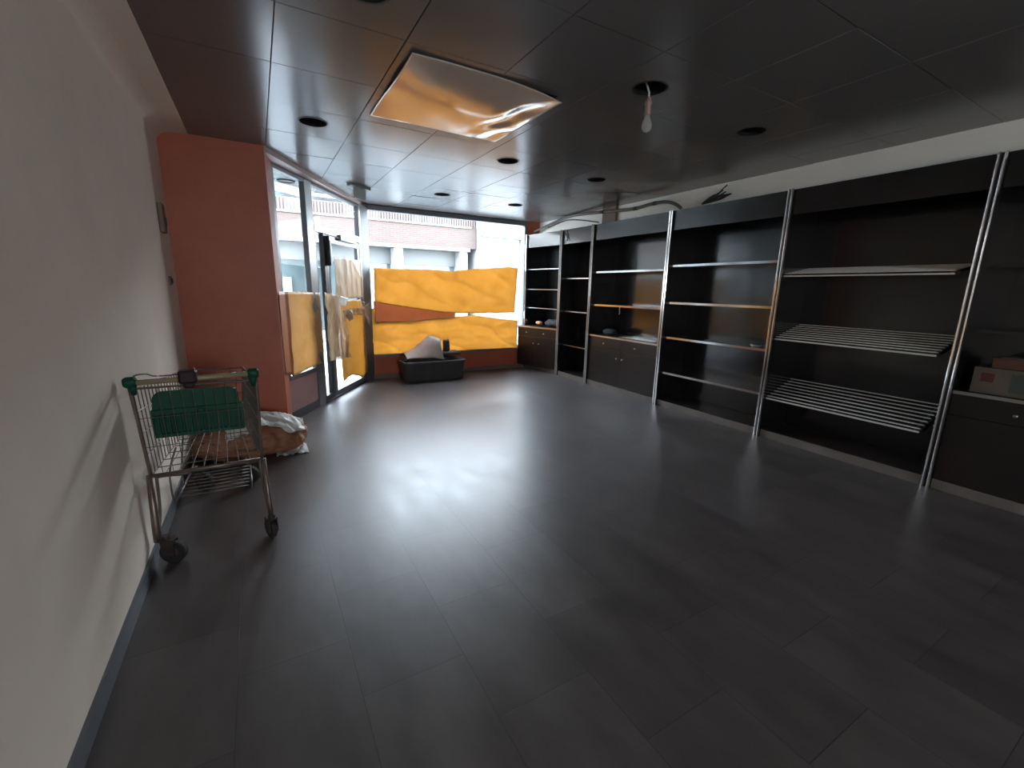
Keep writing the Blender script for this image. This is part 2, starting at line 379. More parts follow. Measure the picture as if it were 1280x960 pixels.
# header wedge above the angled door
structure(MB().prism([(.163, 4.921), (1.50, 7.29), dw(2.2, .05), dw(-.14, .05), dw(-.14, -.034)], ZC - .045, ZC + .02), 'trim_2', 'header', 'pale pinkish header strip above the angled door and its side window', 'trim')
structure(MB().prism([dw(-.14, .05), dw(2.2, .05), dw(2.2, .12), dw(-.14, .12)], ZC - .05, ZC + .2), 'trim_3', 'header', 'outer lintel over the angled door', 'trim')
# wall under and beside the shop window
structure(MB().box((1.47, 7.30, -.1), (5.3, 7.46, .36)), 'wall_front', 'terracotta', 'low terracotta wall under the wide shop window', 'wall')
structure(MB().box((4.47, 7.31, .36), (5.1, 7.46, ZC + .1)), 'wall_front_right', 'terracotta', 'narrow terracotta strip of wall right of the shop window', 'wall')
structure(MB().box((1.5, 7.285, 0), (4.5, 7.30, .075)), 'baseboard_front', 'brown_trim', 'dark brown skirting under the shop window', 'skirting')
structure(MB().box((1.4, 7.36, ZC - .02), (5.3, 7.46, ZC + .3)), 'trim_4', 'header', 'lintel above the shop window', 'trim')

# ---- shop window
w2 = empty('window_2', (2.95, YW, .36), label='wide shop window covered in its lower half with yellow plastic', cat='window', kind='structure')
def off(o, root): o.location = -root.location; return o
f = MB(); f.prism([(1.44, 7.19), (1.575, 7.30), (1.575, 7.40), (1.44, 7.40), dw(2.075, .04), dw(2.075, -.03)], 0, ZC - .02)
off(f.obj('corner_post', 'alu', w2), w2)
f = MB(); f.box((1.575, 7.31, 2.66), (4.43, 7.40, ZC - .005), .004); f.box((4.425, 7.31, .36), (4.475, 7.40, ZC - .005), .004); f.box((1.575, 7.30, .36), (4.43, 7.40, .40), .004)
off(f.obj('frame', 'alu', w2), w2)
off(MB().box((1.57, 7.352, .395), (4.43, 7.36, 2.665)).obj('pane', 'glass', w2), w2)
# ---- left fixed light of the angled wall
w1 = empty('window_1', (A.x, A.y, 0), RZ, label='narrow fixed window between the orange pillar and the door', cat='window', kind='structure')
f = MB()
f.box((-.145, -.03, .455), (-.09, .03, ZC - .05), .004); f.box((.50, -.035, 0), (.665, .03, ZC - .05), .005)
f.box((-.09, -.03, 2.65), (.50, .03, ZC - .05), .004); f.box((-.09, -.03, .455), (.50, .03, .51), .004)
f.obj('frame', 'alu', w1)
MB().box((-.095, -.004, .505), (.505, .004, 2.655)).obj('pane', 'glass', w1)
MB().box((-.145, -.022, .10), (.50, .03, .455)).obj('lower_panel', 'panel_pink', w1)
MB().box((-.145, -.03, 0), (.50, .03, .10)).obj('base_strip', 'dark_frame', w1)
# ---- door with side light and transom
d1 = empty('door_1', (A.x, A.y, 0), RZ, label='glazed shop door with side light, patched with brown paper and yellow plastic', cat='door', kind='structure')
f = MB(); f.box((.665, -.03, .03), (.70, .03, 2.14), .003); f.box((.89, -.03, .03), (.955, .03, 2.14), .003); f.box((.70, -.03, .03), (.89, .03, .09), .003)
f.box((2.045, -.03, .03), (2.078, .03, 2.14), .003); f.box((.665, -.03, 2.66), (2.078, .03, ZC - .05), .003)
f.obj('frame', 'dark_frame', d1)
MB().box((.665, -.04, 2.14), (2.078, .035, 2.225), .004).obj('transom_bar', 'alu_light', d1)
MB().box((.665, -.004, 2.22), (2.078, .004, 2.665)).obj('transom_pane', 'glass', d1)
MB().box((.695, -.004, .085), (.895, .004, 2.14)).obj('side_pane', 'glass', d1)
MB().box((.665, -.045, 0), (2.078, .05, .028), .004).obj('threshold', 'dark_frame', d1)
lf = MB(); lf.box((.965, -.026, .035), (1.045, .026, 2.13), .003); lf.box((1.965, -.026, .035), (2.04, .026, 2.13), .003); lf.box((1.045, -.026, 2.05), (1.965, .026, 2.13), .003); lf.box((1.045, -.026, .035), (1.965, .026, .09), .003)
leaf = lf.obj('leaf_frame', 'alu', d1)
MB().box((1.04, -.004, .085), (1.97, .004, 2.055)).obj('pane', 'glass', leaf)
h = MB(); h.tube([(2.0, -.03, 1.26), (2.0, -.075, 1.26), (2.0, -.075, 1.14), (2.0, -.03, 1.14)], .011, 10)
h.obj('handle', 'alu_light', leaf, True)
cl = MB(); cl.box((.94, -.085, 1.75), (1.0, -.03, 2.06), .012); cl.box((.95, -.075, 2.06), (.99, -.03, 2.12), .006)
cl.obj('door_closer', 'dark_frame', d1)
se = MB(); se.box((1.30, -.075, 2.095), (1.84, -.04, 2.175), .01); se.obj('sensor_box', 'grey_pl', d1)

# ------------------------------------------------------------------ plastic sheets on the glass
def sheet(name, m, top, bot, base, axes, nu=40, nv=24, amp=.012, fx=3., fy=3., seed=0., pleat=0., pf=9., label=None, cat='plastic sheet', off0=0., group=None, ragged=.006):
    """sheet hung between a top and a bottom polyline given in (along, up); axes = (along, inward) vectors from base"""
    wal = V(axes[0]); rz = math.atan2(wal.y, wal.x); sc = (top[0][0] + top[-1][0]) / 2
    al, inn = V((1, 0, 0)), V((0, -1, 0)); worg = V(base) + wal * sc; base = V((0, 0, 0)); org = al * sc
    def fn(u, v):
        a = path(top, u); b = path(bot, u)
        s = lerp(a[0], b[0], v); z = lerp(a[1], b[1], v)
        ed = min(u, 1 - u, v, 1 - v)
        if ed < .001: s += ragged * fnoise(u * 14, v * 14, seed + 5); z += ragged * 1.3 * fnoise(u * 17, v * 13, seed + 9)
        w = amp * (fnoise(s * fx, z * fy, seed) + .55 * fnoise(s * fx * 2.7 + z, z * fy * 2.7 - s, seed + 3)) + pleat * math.sin(s * pf * 6.28 + 2 * fnoise(s * 3, z * 2, seed + 4))
        # a few sharp diagonal creases
        w += amp * .8 * (1 - abs(2 * ((s * .9 + z * 1.7 + .4 * fnoise(s * 2, z * 2, seed)) % 1) - 1)) ** 6
        return base + al * s + inn * (off0 + abs(amp) * 1.3 + pleat + w) + V((0, 0, z)) - org
    mb = MB(); mb.grid(fn, nu, nv)
    o = mb.obj(name, m, smooth=True, solid=.0015); o.location = worg; o.rotation_euler = (0, 0, rz)
    return tag(o, label, cat, group)
WIN = ((0, 7.345, 0), ((1, 0, 0), (0, -1, 0)))
sheet('plastic_sheet', 'yellow', [(1.643, 1.79), (2.6, 1.80), (3.0, 1.79), (3.25, 1.83), (3.6, 1.86), (4.1, 1.91), (4.30, 1.90)],
      [(1.631, 1.25), (1.95, 1.20), (2.35, 1.14), (2.85, 1.075), (3.37, 1.065), (4.24, 1.065)], *WIN, nu=70, amp=.016, fx=1.6, fy=3., seed=1.,
      label='upper yellow plastic sheet spanning the wide shop window')
sheet('plastic_sheet', 'yellow', [(1.545, 1.14), (1.62, 1.16), (1.64, .945), (2.3, .955), (2.93, 1.0), (3.38, 1.03), (3.8, .975), (4.30, .92)],
      [(1.535, .392), (2.0, .395), (3.0, .39), (4.32, .379)], *WIN, nu=70, amp=.024, fx=1.4, fy=4.5, seed=4., off0=.002,
      label='lower yellow plastic sheet reaching down to the sill of the shop window')
sheet('plastic_sheet', 'rust', [(1.62, 1.275), (2.0, 1.215), (2.5, 1.14), (3.03, 1.085)], [(1.612, .915), (2.0, .93), (2.5, .955), (3.03, .985)], *WIN, nu=30, nv=10, amp=.003, seed=8., off0=-.004,
      label='rust-brown tapering strip of plastic showing between the two yellow window sheets')
DR = ((A.x, A.y, 0), (tuple(DD), (DD.y, -DD.x, 0)))
narrow = sheet('plastic_sheet', 'yellow_pale', [(-.12, 1.425), (-.05, 1.43), (.69, 1.415)], [(-.06, .55), (-.03, .50), (.3, .53), (.69, .545)], *DR, nu=34, nv=30, amp=.008, seed=11., off0=.024,
      label='pale orange plastic sheet taped over the narrow window beside the pillar')
rzi = Matrix.Rotation(-narrow.rotation_euler.z, 3, 'Z')
def flap(u, v):
    a = V((.172, 4.965, 0)); b = V((*dw(-.135, -.052), 0)); c = V((*dw(-.075 + .02 * fnoise(v * 4, 2) - .02 * v, -.062), 0))
    p = a.lerp(b, u / .6) if u < .6 else b.lerp(c, (u - .6) / .4)
    p = p + V((.006 + .004 * fnoise(u * 5, v * 7, 3), 0, lerp(1.43, .50 + .10 * (1 - u), v)))
    return rzi @ (p - narrow.location)
MB().grid(flap, 14, 24).obj('side_flap', 'unlit_flap', narrow, True, solid=.0015)  # same sheet as its parent, shade carried by the darker colour
sheet('plastic_sheet', 'yellow_pale', [(.76, 1.40), (1.0, 1.375)], [(.93, .57), (1.10, .55)], *DR, nu=14, nv=30, amp=.012, fx=5., seed=41., off0=.06, pleat=.002,
      label='narrow pale amber plastic strip behind the crumpled cellophane beside the door')
sheet('cellophane', 'clear_film', [(.59, 1.42), (.8, 1.40), (1.02, 1.37)], [(.60, .57), (.95, .54), (1.29, .52)], *DR, nu=36, nv=50, amp=.026, fx=7., fy=3., seed=15., off0=.095, pleat=.008, pf=7.,
      label='crumpled brownish cellophane strip hanging between narrow window and door', cat='cellophane')
sheet('paper_sheet', 'kraft_film', [(1.08, 1.87), (1.5, 1.88), (2.04, 1.875)], [(1.07, 1.315), (1.5, 1.33), (1.95, 1.33), (2.0, 1.315)], *DR, nu=60, nv=20, amp=.012, fx=5., fy=2., seed=18., off0=.045, pleat=.0035, pf=5.,
      label='pleated brown paper sheet covering the upper door glass', cat='paper sheet')
sheet('plastic_sheet', 'yellow', [(1.13, 1.18), (1.3, 1.305), (1.9, 1.305), (2.0, 1.18)], [(1.12, .20), (1.45, .23), (1.75, .15), (1.88, .12), (2.04, .16)], *DR, nu=36, nv=36, amp=.016, fx=4., fy=2., seed=23., off0=.035, pleat=.004, pf=3.,
      label='bright yellow plastic sheet covering the lower door glass', group=None)
sheet('cellophane', 'clear_film', [(1.10, 1.17), (1.35, 1.20), (1.9, 1.19), (2.09, 1.25)], [(1.15, 1.02), (1.4, 1.10), (1.9, 1.08), (2.07, .88)], *DR, nu=50, nv=12, amp=.030, fx=9., fy=8., seed=27., off0=.075,
      label='crumpled band of brownish cellophane gathered across the middle of the door', cat='cellophane')
sheet('paper_scrap', 'white_film', [(1.09, 1.37), (1.36, 1.34)], [(1.11, 1.24), (1.25, 1.22)], *DR, nu=8, nv=6, amp=.012, seed=31., off0=.09,
      label='white torn paper scrap stuck at door mid-height above the knot of plastic', cat='paper scrap')
# knotted lump of plastic
def lump(name, m, c, rad, seed, amp=.35, f=2.2, sub=4, ridge=True, flat=None, parent=None):
    bm = bmesh.new(); bmesh.ops.create_icosphere(bm, subdivisions=sub, radius=1.)
    for v in bm.verts:
        p = v.co.normalized(); n = noise.noise(p * f + V((seed, 0, 0)))
        n2 = 1 - abs(noise.noise(p * f * 2.1 + V((0, seed, 3)))) * 2
        k = 1 + amp * (n + (.35 * n2 if ridge else 0) + .25 * noise.noise(p * f * 5 + V((seed, seed, 0))))
        v.co = V((p.x * rad[0] * k, p.y * rad[1] * k, p.z * rad[2] * k))
        if flat is not None and v.co.z < flat: v.co.z = flat + (v.co.z - flat) * .04
    mb = MB(); mb.bm.free(); mb.bm = bm
    o = mb.obj(name, m, parent, smooth=True, fix=False); o.location = c
    return o
kx, ky = dw(1.19, -.19)
tag(lump('plastic_knot', 'kraft_film', (kx, ky, 1.11), (.042, .036, .065), 3., .4, 2.5, 3), 'brown knot of bunched plastic at the latch side of the door', 'plastic knot')

# ------------------------------------------------------------------ ceiling fittings
for i, (x, y, lab) in enumerate(HOLES):
    mb = MB(); n = 40
    rin = [(HR - .002, -.004), (HR - .002, .10), (.02, .10)]
    mb.lathe([(HR - .001, 0.001), (HR - .001, .11), (HR - .006, .11), (HR - .006, .001)], n=n, cap=False)
    mb.lathe([(HR - .002, .105), (HR - .002, .11)], n=n)
    o = mb.obj('downlight_hole', 'void', smooth=False); o.location = (x, y, ZC)
    tag(o, lab, 'downlight hole', 'empty downlight holes in the ceiling')
    MB().lathe([(HR + .006, 0), (HR + .006, -.003), (HR - .006, -.003), (HR - .006, 0)], n=n, cap=False).obj('rim', 'rim', o)
# bare bulb
bx, by = 2.235, 2.235
bulb = empty('pendant_bulb', (bx, by, ZC), label='bare unlit light bulb hanging from a ceiling hole on a short cord', cat='light bulb')
MB().tube([(-.05, .02, .10), (-.02, .008, .03), (0, 0, -.02), (0, 0, -.06)], .0055, 8).obj('cord', 'white_pl', bulb, True)
MB().lathe([(.008, -.045), (.016, -.06), (.022, -.075), (.024, -.085), (.019, -.09), (.019, -.145), (.016, -.15)], n=20).obj('lamp_holder', 'socket', bulb, True)
g = MB().lathe([(.014, -.14), (.016, -.155), (.021, -.17), (.028, -.19), (.031, -.208), (.029, -.225), (.021, -.238), (.010, -.245), (.001, -.247)], n=24).obj('bulb', 'bulb_glass', bulb, True)
MB().tube([(0, 0, -.15), (0, 0, -.185), (.008, 0, -.195), (-.008, 0, -.2)], .0022, 6).obj('filament_stem', 'steel', g, True)
# warped glossy sheet in the ceiling
def gold(u, v):
    x = lerp(GOLD[0] - .0, GOLD[1], u) - 1.35; y = lerp(GOLD[2], GOLD[3], v) - 3.1
    # u: to the right, v: away.  sags towards the near right corner, ripples near the right end
    sag = .012 + .042 * (max(u - .45, 0) / .55) ** 1.8 * (1 - v) ** 1.1 + .012 * math.sin(u * 3.1) * math.sin(v * 3.1)
    rip = .015 * math.exp(-((u - .86) / .12) ** 2) * math.exp(-((v - .55) / .35) ** 2) * math.sin((u * 1.0 + v * .5) * 22 + 3 * fnoise(u * 3, v * 3, 2))
    wave = .006 * fnoise(u * 2.2, v * 2.2, 7) + .006 * math.sin(v * 5.5 - u * 2.4)
    return V((x - .06 * (1 - v) * (u ** 2) * .8, y, -(sag + rip * .6 + wave)))
gs = MB().grid(gold, 70, 60).obj('reflective_sheet', 'gold', smooth=True, solid=.0006); gs.location = (1.35, 3.1, ZC - .001)
tag(gs, 'warped glossy ceiling sheet reflecting amber light from the window plastic', 'reflective sheet')
# emergency light by the door
em = empty('emergency_light', (1.22, 6.09, ZC), math.radians(38), label='small grey emergency light with a hanging panel on the ceiling above the door', cat='emergency light')
MB().prism([(-.17, -.05), (.17, -.05), (.15, .05), (-.15, .05)], -.03, 0).obj('mounting_plate', 'grey_pl', em)
MB().box((-.09, -.008, -.16), (.12, .008, -.03), .004).obj('hanging_panel', 'grey_light', em)
# small wall box on left wall near the pillar
sb = MB().box((XW, 4.45, 1.88), (XW + .035, 4.56, 2.10), .008).obj('switch_box', 'brown_trim'); tag(sb, 'small brown box on the left wall close to the orange pillar', 'switch box')
MB().box((XW + .035, 4.48, 1.93), (XW + .042, 4.53, 2.0), .002).obj('cover', 'rim', sb)
ws = MB().box((XW, 4.55, 1.48), (XW + .012, 4.62, 1.55), .004).obj('wall_switch', 'brown_trim'); tag(ws, 'tiny dark switch low on the left wall edge below the brown box', 'wall switch')
MB().box((XW + .012, 4.57, 1.495), (XW + .02, 4.60, 1.535), .002).obj('rocker', 'rubber', ws)

# ------------------------------------------------------------------ wall shelving
XF = 4.60; XBK = 5.05; ZT = 2.5; ZP = .08
UY = [7.30, 6.345, 5.525, 4.035, 2.595, 1.18, -.28]
def skew(x, y, root):    # the bay next to the window turns in a little
    if y > 6.345: x = x - .12 * (y - 6.345) / .955
    return x
def bay(k, label, cat_parts):
    y1, y0 = UY[k], UY[k + 1]
    root = empty('shelving_bay', (4.82, (y0 + y1) / 2, 0), label=label, cat='shelving bay', group='black shelving bays along the right wall')
    sk = .12 / .955 if k == 0 else 0.
    def P(x, y): return (x - sk * (y - 6.345) - 4.82, y - (y0 + y1) / 2)
    def slab(x0, x1, ya, yb, z0, z1): 
        return MB().prism([P(x0, ya), P(x1, ya), P(x1, yb), P(x0, yb)], z0, z1)
    t = .012
    slab(XBK, XBK + .018, y0 + t, y1 - t, ZP, ZT).obj('back_panel', 'black_in', root)
    slab(XF + .012, XBK, y1 - t - .018, y1 - t, 0, ZT).obj('side_panel', 'black_in', root)
    slab(XF + .012, XBK, y0 + t, y0 + t + .018, 0, ZT).obj('side_panel', 'black_in', root)
    slab(XF - .004, XF + .018, y0 + .03, y1 - .03, 2.268, ZT).obj('fascia', 'black', root)
    slab(XF + .018, XBK, y0 + .03, y1 - .03, ZT - .02, ZT).obj('top_panel', 'black', root)
    slab(XF - .006, XF + .012, y0 + .03, y1 - .03, 0, ZP).obj('plinth', 'plinth', root)
    slab(XF, XBK, y0 + .03, y1 - .03, ZP - .015, ZP + .002).obj('bottom_board', 'brown_black', root)
    # chrome uprights: this bay owns the one on its right (and the end one for the first bay)
    for yy in ([y1, y0] if k == 0 else [y0]):
        if yy < 0: continue
        for dy in (-.0165, .0165):
            mb = MB()
            w = .0105
            x0 = XF - .035
            prof = [P(x0, yy + dy - w), P(x0 - .008, yy + dy - w * .5), P(x0 - .010, yy + dy), P(x0 - .008, yy + dy + w * .5), P(x0, yy + dy + w), P(XF + .006, yy + dy + w), P(XF + .006, yy + dy - w)]
            mb.prism(prof, 0.0, ZT + .003)
            mb.obj('upright', 'chrome', root)
        slab(XF - .028, XF + .004, yy - .0275, yy + .0275, 0.001, ZT - .002).obj('upright_core', 'black', root)
    return root, P, slab, y0, y1
def shelf(slab, root, y0, y1, z, x0=XF + .02, th=.022, edge='chrome'):
    s = slab(x0 + .004, XBK, y0 + .032, y1 - .032, z - th, z).obj('shelf', 'black', root)
    if edge: slab(x0 - .004, x0 + .004, y0 + .032, y1 - .032, z - th - .002, z + .002).obj('edge_strip', edge, s)
    return s
def knob(P, slab, root, par, x, y, z):
    px, py = P(x, y)
    MB().lathe([(.005, 0), (.005, .012), (.012, .016), (.013, .022), (.009, .027)], (px, py, z), (-1, 0, 0), 14).obj('knob', 'steel', par, True)
def cupboard(slab, P, root, y0, y1, ztop, x0=XF, front=None):
    ya, yb = y0 + .03, y1 - .03; ym = (ya + yb) / 2
    fr = front or (lambda y: 0.)
    def sl(xa, xb, a, b, z0, z1):
        pa, pb = P(xa + fr(a), a), P(xa + fr(b), b); qa, qb = P(xb + (fr(a) if xb < XF + .1 else 0), a), P(xb + (fr(b) if xb < XF + .1 else 0), b)
        return MB().prism([pa, qa, qb, pb], z0, z1)
    sl(x0 + .02, XBK, ya, yb, ZP, ztop - .024).obj('carcass', 'black', root)
    c = sl(x0 - .004, XBK, ya, yb, ztop - .022, ztop).obj('counter', 'brown_black', root)
    sl(x0 - .010, x0 - .004, ya, yb, ztop - .024, ztop + .001).obj('edge_strip', 'steel', c)
    zd = ztop - .19
    for a, b, s in ((ya, ym - .002, 1), (ym + .002, yb, -1)):
        d = sl(x0, x0 + .018, a, b, zd + .003, ztop - .026).obj('drawer', 'brown_black', root)
        yk = lerp(a, b, .28 if s < 0 else .70) if False else (a + b) / 2
        knob(lambda x, y: P(x + fr(y), y), slab, root, d, x0, yk + (.06 if s > 0 else .0), ztop - .115)
        d2 = sl(x0, x0 + .018, a, b, ZP + .004, zd - .002).obj('door', 'brown_black', root)
        knob(lambda x, y: P(x + fr(y), y), slab, root, d2, x0, (ym - .06 if s > 0 else ym + .06), zd - .12)
# bay 1 (by the window)
r, P, slab, y0, y1 = bay(0, 'shelving bay next to the window with glass shelves above a two-door cupboard', None)
M['glass_shelf'] = m_glass('glass_shelf', (.72, .80, .78))
for z in (1.88, 1.515, 1.172):
    s = slab(XF + .03, XBK, y0 + .03, y1 - .03, z - .008, z).obj('shelf', 'glass_shelf', r)
    slab(XF + .024, XF + .03, y0 + .03, y1 - .03, z - .009, z + .001).obj('edge_strip', 'steel', s)
cupboard(slab, P, r, y0, y1, .83, XF, lambda y: -.19 * (y - 6.345) / .955)
# bay 2 narrow
r, P, slab, y0, y1 = bay(1, 'narrow black shelving bay with three thin shelves between two cupboards', None)
for z in (1.71, 1.15, .555): shelf(slab, r, y0, y1, z, XF + .10, .012, 'steel')
# bay 3
r, P, slab, y0, y1 = bay(2, 'black shelving bay with two shelves above a cupboard with bright knobs', None)
for z in (1.80, 1.30): shelf(slab, r, y0, y1, z)
cupboard(slab, P, r, y0, y1, .825)
# bay 4
r, P, slab, y0, y1 = bay(3, 'open black shelving bay with four plain chrome-edged shelves', None)
for z in (1.845, 1.382, .935, .465): shelf(slab, r, y0, y1, z)
# bay 5 with slatted metal shelves
r, P, slab, y0, y1 = bay(4, 'wide black shelving bay with three slatted metal shelves', None)
for z, n, TL in ((1.715, 8, .065), (1.085, 8, .115), (.455, 8, .15)):
    s = empty('slatted_shelf'); s.parent = r
    ya, yb = y0 + .115, y1 - .035
    # display shelves: the back edge stands higher than the front
    for i in range(n):
        x = XF + .012 + i * .058; dz = TL * i / (n - 1)
        slab(x, x + .020, ya, yb, z - .008 + dz, z + dz).obj('slat', 'slat', s)
    slab(XF - .004, XF + .006, ya, yb, z - .036, z - .022).obj('front_rail', 'slat', s)
    def bar(yy, r, nm, mm):
        ax, ay = P(XF + .004, yy); cx, cyy = P(XF + .43, yy)
        MB().tube([(ax, ay, z - .018), (cx, cyy, z - .018 + TL)], r, 4).obj(nm, mm, s)
    for yy in (ya + .03, (ya + yb) / 2, yb - .03): bar(yy, .008, 'bearer', 'dark_frame')
    bar(ya - .016, .016, 'bracket', 'black'); bar(yb - .012, .01, 'bracket', 'black')
# bay 6 (cut by the picture edge)
r, P, slab, y0, y1 = bay(5, 'black shelving bay at the right picture edge holding boxes above a cupboard', None)
shelf(slab, r, y0, y1, 1.275, XF + .10, .022, None)
shelf(slab, r, y0, y1, 1.75, XF + .10, .022, None)
cupboard(slab, P, r, y0, y1, .81)

# things on the shelves
o = lump('orange_bundle', 'orange_item', (4.62, 7.02, .885), (.055, .085, .042), 2., .15, 1.5, 3, False)
tag(o, 'small orange-brown bundle at the left on the cupboard by the window', 'bundle')
tag(lump('dark_bag', 'cloth_dark', (4.70, 6.66, .895), (.10, .22, .072), 5., .25, 2., 4, True, -.062), 'slumped black bag on the cupboard by the window', 'bag')
tag(lump('dark_bowl', 'cloth_dark', (4.78, 5.22, .875), (.10, .13, .052), 9., .16, 1.6, 3, False, -.046), 'dark rounded bundle on the counter under the two shelves', 'bundle')
pp = MB().grid(lambda u, v: V((lerp(-.09, .09, u), lerp(-.34, .34, v), .008 + .012 * abs(fnoise(u * 3, v * 8, 5)))), 8, 30).obj('crumpled_papers', 'white_film', smooth=True, solid=.003)
pp.location = (4.72, 4.52, .826); tag(pp, 'flat crumpled pale papers along the right of the cupboard counter', 'papers')
hk = MB().tube([(0, 0, 0), (0, 0, -.05), (.01, 0, -.085), (.0, .008, -.11)], .006, 8).obj('hook', 'steel', smooth=True); hk.location = (4.66, 4.92, 1.277)
tag(hk, 'small pale hook hanging under the lower shelf above the cupboard counter', 'hook')
st = MB().tube([(0, -.13, .008), (.01, -.06, .014), (-.01, .0, .010), (.012, .06, .016), (0, .13, .008)], [.006, .012, .010, .013, .006], 8).obj('black_strap', 'cable_dark', smooth=True); st.location = (4.64, 3.28, .936)
tag(st, 'short black strap lying on the third shelf of the open bay', 'strap')
ds = MB().lathe([(.03, 0), (.055, .004), (.072, .03), (.068, .03), (.05, .008), (.002, .006)], n=24).obj('glass_dish', 'steel', smooth=True); ds.location = (4.68, 2.78, .936)
tag(ds, 'small shiny dish at the right end of the third open shelf', 'dish')
cbx = MB().box((4.65, .50, .812), (4.98, 1.08, 1.005), .004).obj('carton', 'card'); tag(cbx, 'pale printed carton on the counter at the right picture edge', 'carton')
MB().box((4.6488, .965, .90), (4.6498, 1.035, .965)).obj('print_spot', 'card_red', cbx)
MB().box((4.6488, .60, .84), (4.6498, .88, .975)).obj('print_panel', 'card_green', cbx)
cb2 = empty('carton', (4.85, .78, 1.006), label='orange-brown open carton lying on top of the pale printed one', cat='carton')
MB().box((-.17, -.32, 0), (.14, .22, .075), .004).obj('body', 'card_orange', cb2)
MB().prism([(-.20, -.30), (-.02, -.30), (-.02, .18), (-.20, .18)], .080, .086).obj('flap', 'card', cb2)

# cables along the top of the shelving
def smoothpath(pts, n=8):
    pts = [V(p) for p in pts]; out = []
    for i in range(len(pts) - 1):
        p0, p1, p2, p3 = pts[max(i - 1, 0)], pts[i], pts[i + 1], pts[min(i + 2, len(pts) - 1)]
        for k in range(n):
            t = k / n
            out.append(.5 * ((2 * p1) + (-p0 + p2) * t + (2 * p0 - 5 * p1 + 4 * p2 - p3) * t * t + (-p0 + 3 * p1 - 3 * p2 + p3) * t ** 3))
    out.append(pts[-1]); return out
cp = smoothpath([(4.62, 7.28, 2.57), (4.64, 6.9, 2.635), (4.66, 6.62, 2.685), (4.66, 6.35, 2.72), (4.66, 6.0, 2.715), (4.66, 5.5, 2.685), (4.66, 5.1, 2.655), (4.66, 4.75, 2.635), (4.66, 4.5, 2.65), (4.66, 4.25, 2.645), (4.66, 4.08, 2.60), (4.68, 3.98, 2.53)])
cab = MB().tube(cp, .021, 10).obj('cable_conduit', 'cable_grey', smooth=True); tag(cab, 'thick grey cable bundle waving along the top of the shelving', 'cable')
tp = MB()
for i in (40, 55, 66): tp.tube([cp[i], cp[i + 1], cp[i + 2]], .025, 10)
tp.obj('tape_wrap', 'cable_dark', cab, True)
tag(MB().tube(smoothpath([(4.63, 6.85, 2.60), (4.64, 6.5, 2.645), (4.65, 6.25, 2.66), (4.66, 5.9, 2.615), (4.67, 5.52, 2.54)]), .009, 8).obj('cable', 'cable_dark', smooth=True), 'thin black cable arching below the thick grey bundle', 'cable')
tag(MB().tube(smoothpath([(4.57, 6.26, 2.50), (4.565, 6.24, 2.44), (4.585, 6.20, 2.40), (4.57, 6.17, 2.32)], 5), .008, 8).obj('cable_end', 'cable_dark', smooth=True), 'short black cable end dangling over the narrow bay', 'cable')
cw = MB()
rw = random.Random(5)
for i in range(7):
    a = V((4.655, 3.66, 2.535)); b = V((4.66 + rw.uniform(-.02, .03), 3.50 + rw.uniform(-.05, .05), 2.575 + rw.uniform(-.02, .03))); c = V((4.66 + rw.uniform(-.04, .04), 3.36 + rw.uniform(-.06, .12), 2.60 + rw.uniform(-.03, .06)))
    cw.tube(smoothpath([a, b, c], 5), [.012] * 5 + [.013] * 3 + [.008] * 3, 7)
cw.tube(smoothpath([(4.66, 3.5, 2.58), (4.66, 3.42, 2.65), (4.66, 3.36, 2.69)], 4), .007, 7)
tag(cw.obj('frayed_cable_bunch', 'cable_dark', smooth=True), 'frayed bunch of black cable ends standing on the shelving top', 'cable')

# ------------------------------------------------------------------ shopping trolley
cart = empty('shopping_trolley', (-.32, 3.1, 0), label='wire shopping trolley with green child seat standing against the left wall', cat='shopping trolley')
O = V((-.32, 3.1, 0))
def q(*p): return V(p) - O
def QL(*pts): return [q(*p) for p in pts]
xl, xr = -.572, -.055
# basket corner points
RTl, RTr, RBl, RBr = V((xl - .004, 2.73, .985)), V((xr + .004, 2.73, .985)), V((xl + .012, 2.76, .515)), V((xr - .008, 2.76, .52))
FTl, FTr, FBl, FBr = V((xl + .07, 3.72, .90)), V((xr - .09, 3.72, .90)), V((xl + .10, 3.56, .56)), V((xr - .12, 3.56, .56))
bk = MB()
def panel(a, b, c, d, nu, nv, r=.0028):   # a-b top edge, d-c bottom edge
    for i in range(nu + 1):
        t = i / nu; bk.tube([a.lerp(b, t) - O, d.lerp(c, t) - O], r, 6)
    for j in range(nv + 1):
        t = j / nv; bk.tube([a.lerp(d, t) - O, b.lerp(c, t) - O], r * 1.15, 6)
panel(RTl, FTl, FBl, RBl, 17, 4); panel(RTr, FTr, FBr, RBr, 17, 4); panel(FTl, FTr, FBr, FBl, 9, 4); panel(RTl, RTr, RBr, RBl, 11, 3, .0017); panel(RBl, RBr, FBr, FBl, 9, 8, .0025)
for a, b in ((RTl, FTl), (FTl, FTr), (FTr, RTr), (RBl, RBr), (RTl, RTr)): bk.tube([a - O, b - O], .0055, 8)
bk.obj('basket', 'wire', cart)
fr = MB()
for s, x in ((-1, xl), (1, xr)):
    fr.tube(smoothpath(QL((x - .006 * -s, 2.69, 1.015), (x + .002, 2.715, .80), (x + .008 * -s, 2.75, .515)), 6), .0085, 10)
fr.tube(QL((xl + .01, 2.75, .515), (xr - .006, 2.75, .52)), .010, 10)
